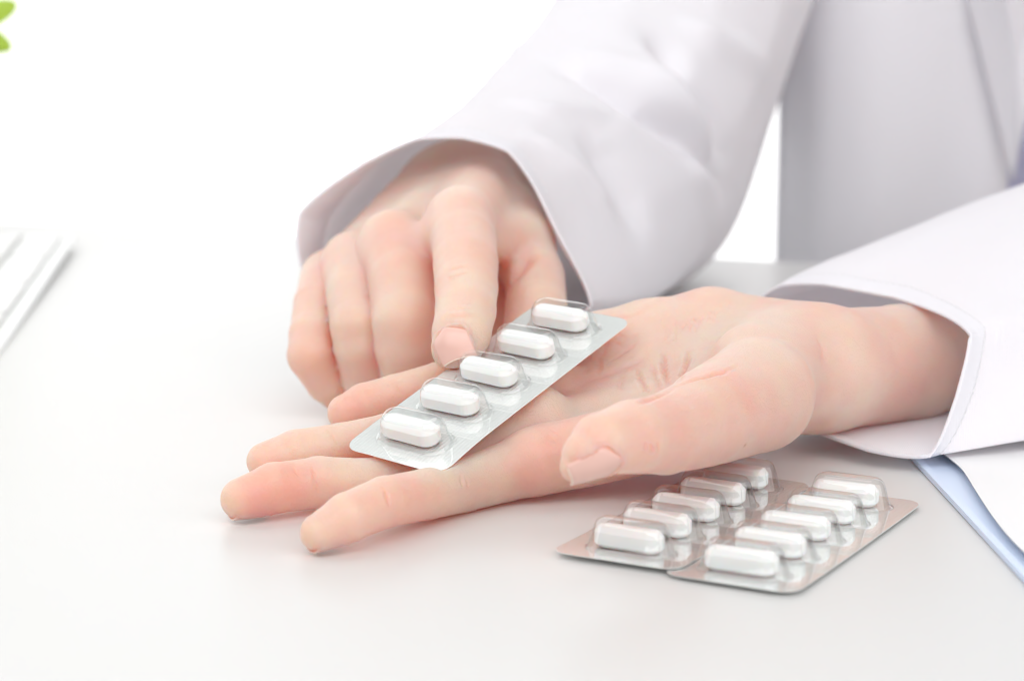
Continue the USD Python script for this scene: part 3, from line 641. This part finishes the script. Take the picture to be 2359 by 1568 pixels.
# right sleeve (the arm that presses)
R0 = [(1065, 314, 805), (1172, 345, 798), (1234, 425, 793), (1314, 580, 788), (1366, 708, 785), (1180, 790, 795), (900, 770, 805), (699, 640, 806), (688, 490, 806), (836, 374, 808), (958, 318, 807)]
R1 = [(1095, 245, 858), (1230, 290, 842), (1310, 395, 834), (1372, 540, 834), (1425, 697, 838), (1260, 770, 858), (1010, 720, 872), (830, 600, 876), (850, 470, 874), (925, 350, 871), (1020, 280, 865)]
R2 = [(1165, 140, 935), (1330, 175, 905), (1450, 280, 895), (1540, 440, 905), (1560, 650, 925), (1400, 715, 955), (1180, 650, 985), (1040, 500, 990), (1030, 370, 980), (1068, 275, 968), (1112, 200, 952)]
R3 = [(1245, 45, 1000), (1420, 60, 958), (1580, 160, 950), (1668, 330, 970), (1680, 480, 1010), (1630, 610, 1065), (1420, 560, 1080), (1270, 420, 1085), (1210, 280, 1070), (1203, 190, 1050), (1215, 110, 1025)]
R4 = [(1300, -60, 1065), (1470, -60, 1015), (1650, 20, 1010), (1765, 130, 1035), (1792, 225, 1075), (1750, 325, 1130), (1600, 300, 1160), (1440, 200, 1160), (1340, 90, 1140), (1305, 30, 1125), (1288, -20, 1090)]
R5 = [(1400, -330, 1120), (1560, -350, 1075), (1740, -320, 1070), (1860, -220, 1085), (1915, -130, 1120), (1900, -90, 1180), (1760, -120, 1215), (1590, -190, 1220), (1470, -250, 1200), (1430, -270, 1180), (1400, -310, 1150)]
sleeve('sleeve', [R0, R1, R2, R3, R4, R5], 150, [
    ([(1245, 140), (1400, 205), (1560, 315), (1715, 470)], -10, 6), ([(1275, 110), (1420, 160), (1570, 255), (1700, 370)], 6, 11),
    ([(1525, 50), (1555, 160), (1635, 280), (1690, 410)], -14, 9), ([(1475, 40), (1505, 170), (1585, 310), (1660, 460)], 5, 11),
    ([(1540, 30), (1660, 100), (1790, 165)], 6, 9),
    ([(1130, 236), (1280, 255), (1430, 262)], 4, 5), ([(1180, 300), (1300, 370), (1430, 520)], 4, 6), ([(1330, 280), (1420, 400), (1500, 560)], -6, 11), ([(1560, 330), (1630, 450), (1660, 560)], 4, 8)], 13, noise_seed=3)
# left sleeve (the arm that carries the pack)
L0 = [(1900, 653, 772), (2060, 682, 745), (2238, 768, 700), (2207, 915, 690), (2142, 1054, 684), (2000, 1041, 692), (1860, 990, 716), (1765, 850, 785), (1745, 690, 800), (1800, 655, 792)]
L1 = [(2085, 560, 800), (2250, 590, 768), (2400, 705, 722), (2380, 870, 706), (2290, 1028, 694), (2150, 1020, 700), (2010, 960, 738), (1915, 820, 802), (1890, 665, 828), (1950, 582, 822)]
L2 = [(2400, 425, 850), (2580, 450, 805), (2720, 590, 745), (2700, 790, 724), (2600, 975, 718), (2440, 965, 732), (2290, 890, 785), (2200, 740, 835), (2190, 570, 862), (2260, 460, 866)]
L3 = [(2800, 250, 920), (3020, 260, 850), (3180, 450, 775), (3150, 700, 760), (3020, 900, 765), (2850, 890, 800), (2700, 800, 850), (2600, 640, 900), (2590, 440, 930), (2660, 310, 935)]
sleeve('sleeve', [L0, L1, L2, L3], 120, [([(2250, 780), (2330, 760), (2500, 700)], 2.5, 7)], 11, noise_seed=9)
# coat front: a tall curved panel, with lapel; lavender shirt behind it
def wall(xs, ys, z0, z1, th, nz_=40, fx=None):
    xs, ys = np.array(xs, float), np.array(ys, float); cs_ = CubicSpline(np.r_[0, np.cumsum(np.hypot(np.diff(xs), np.diff(ys)))], np.c_[xs, ys]); t = np.linspace(0, cs_.x[-1], 120); c_ = cs_(t)
    tg = np.gradient(c_, axis=0); nn = np.c_[tg[:, 1], -tg[:, 0]]; nn /= np.linalg.norm(nn, axis=1, keepdims=True)
    zs = np.linspace(z0, z1, nz_); G = np.zeros((nz_, 120, 3))
    for i, z in enumerate(zs):
        f = (meshkit.noise(np.c_[t/26., np.full(120, z/160.), np.zeros(120)], 4)-.5)*9+5*np.exp(-((t-t[-1]*.72)/9.)**2)
        G[i] = np.c_[c_+nn*f[:, None], np.full(120, z)]
        if fx is not None: G[i] = fx(G[i], z)
    B = G+np.r_['-1', nn, np.zeros((120, 1))][None]*-th
    V = np.vstack([G.reshape(-1, 3), B.reshape(-1, 3)]); n_ = nz_*120; q = []
    i, k = np.meshgrid(np.arange(nz_-1), np.arange(119), indexing='ij'); a = (i*120+k).ravel(); f = np.stack([a, a+1, a+121, a+120], 1)
    e = [[k+1, k, k+n_, k+1+n_] for k in range(119)]+[[(nz_-1)*120+k, (nz_-1)*120+k+1, (nz_-1)*120+k+1+n_, (nz_-1)*120+k+n_] for k in range(119)]
    e += [[i*120, (i+1)*120, (i+1)*120+n_, i*120+n_] for i in range(nz_-1)]+[[(i+1)*120+119, i*120+119, i*120+119+n_, (i+1)*120+119+n_] for i in range(nz_-1)]
    return V, np.vstack([f, f[:, ::-1]+n_, e])
obj('coat_front', wall([330, 200, 158, 150, 151, 165, 210, 250, 259], [1400, 1350, 1270, 1200, 1162, 1146, 1140, 1136, 1136], -170, 330, 1.2), coat_mat, coat, origin=PO, smooth=True)
obj('shirt', wall([235, 330, 420, 470], [1152, 1148, 1160, 1230], -150, 320, 1.2), shirt_mat, person, origin=PO, smooth=True)
obj('coat_front', wall([330, 350, 420, 500, 540], [1143, 1138, 1142, 1180, 1300], -170, 330, 1.2), coat_mat, coat, origin=PO, smooth=True)
def lap(pts, th=1.2):
    P = np.array(pts, float); n_ = len(P); c_ = P.mean(0); o = np.array([0, -1.0, .05])*th
    V = np.vstack([P, [c_], P-o, [c_-o]]); F = []
    for k in range(n_):
        k2 = (k+1) % n_; F += [[k, k2, n_], [k2+n_+1, k+n_+1, 2*n_+1], [k2, k, k+n_+1], [k2, k+n_+1, k2+n_+1]]
    return V, F
obj('lapel', lap([W(2215, -60, 1118), W(2335, 420, 1128), W(2347, 350, 1120), W(2366, 260, 1114), W(2395, 100, 1108), W(2420, -60, 1104), W(2310, -60, 1098)]), coat_mat, coat, origin=PO, smooth=30)
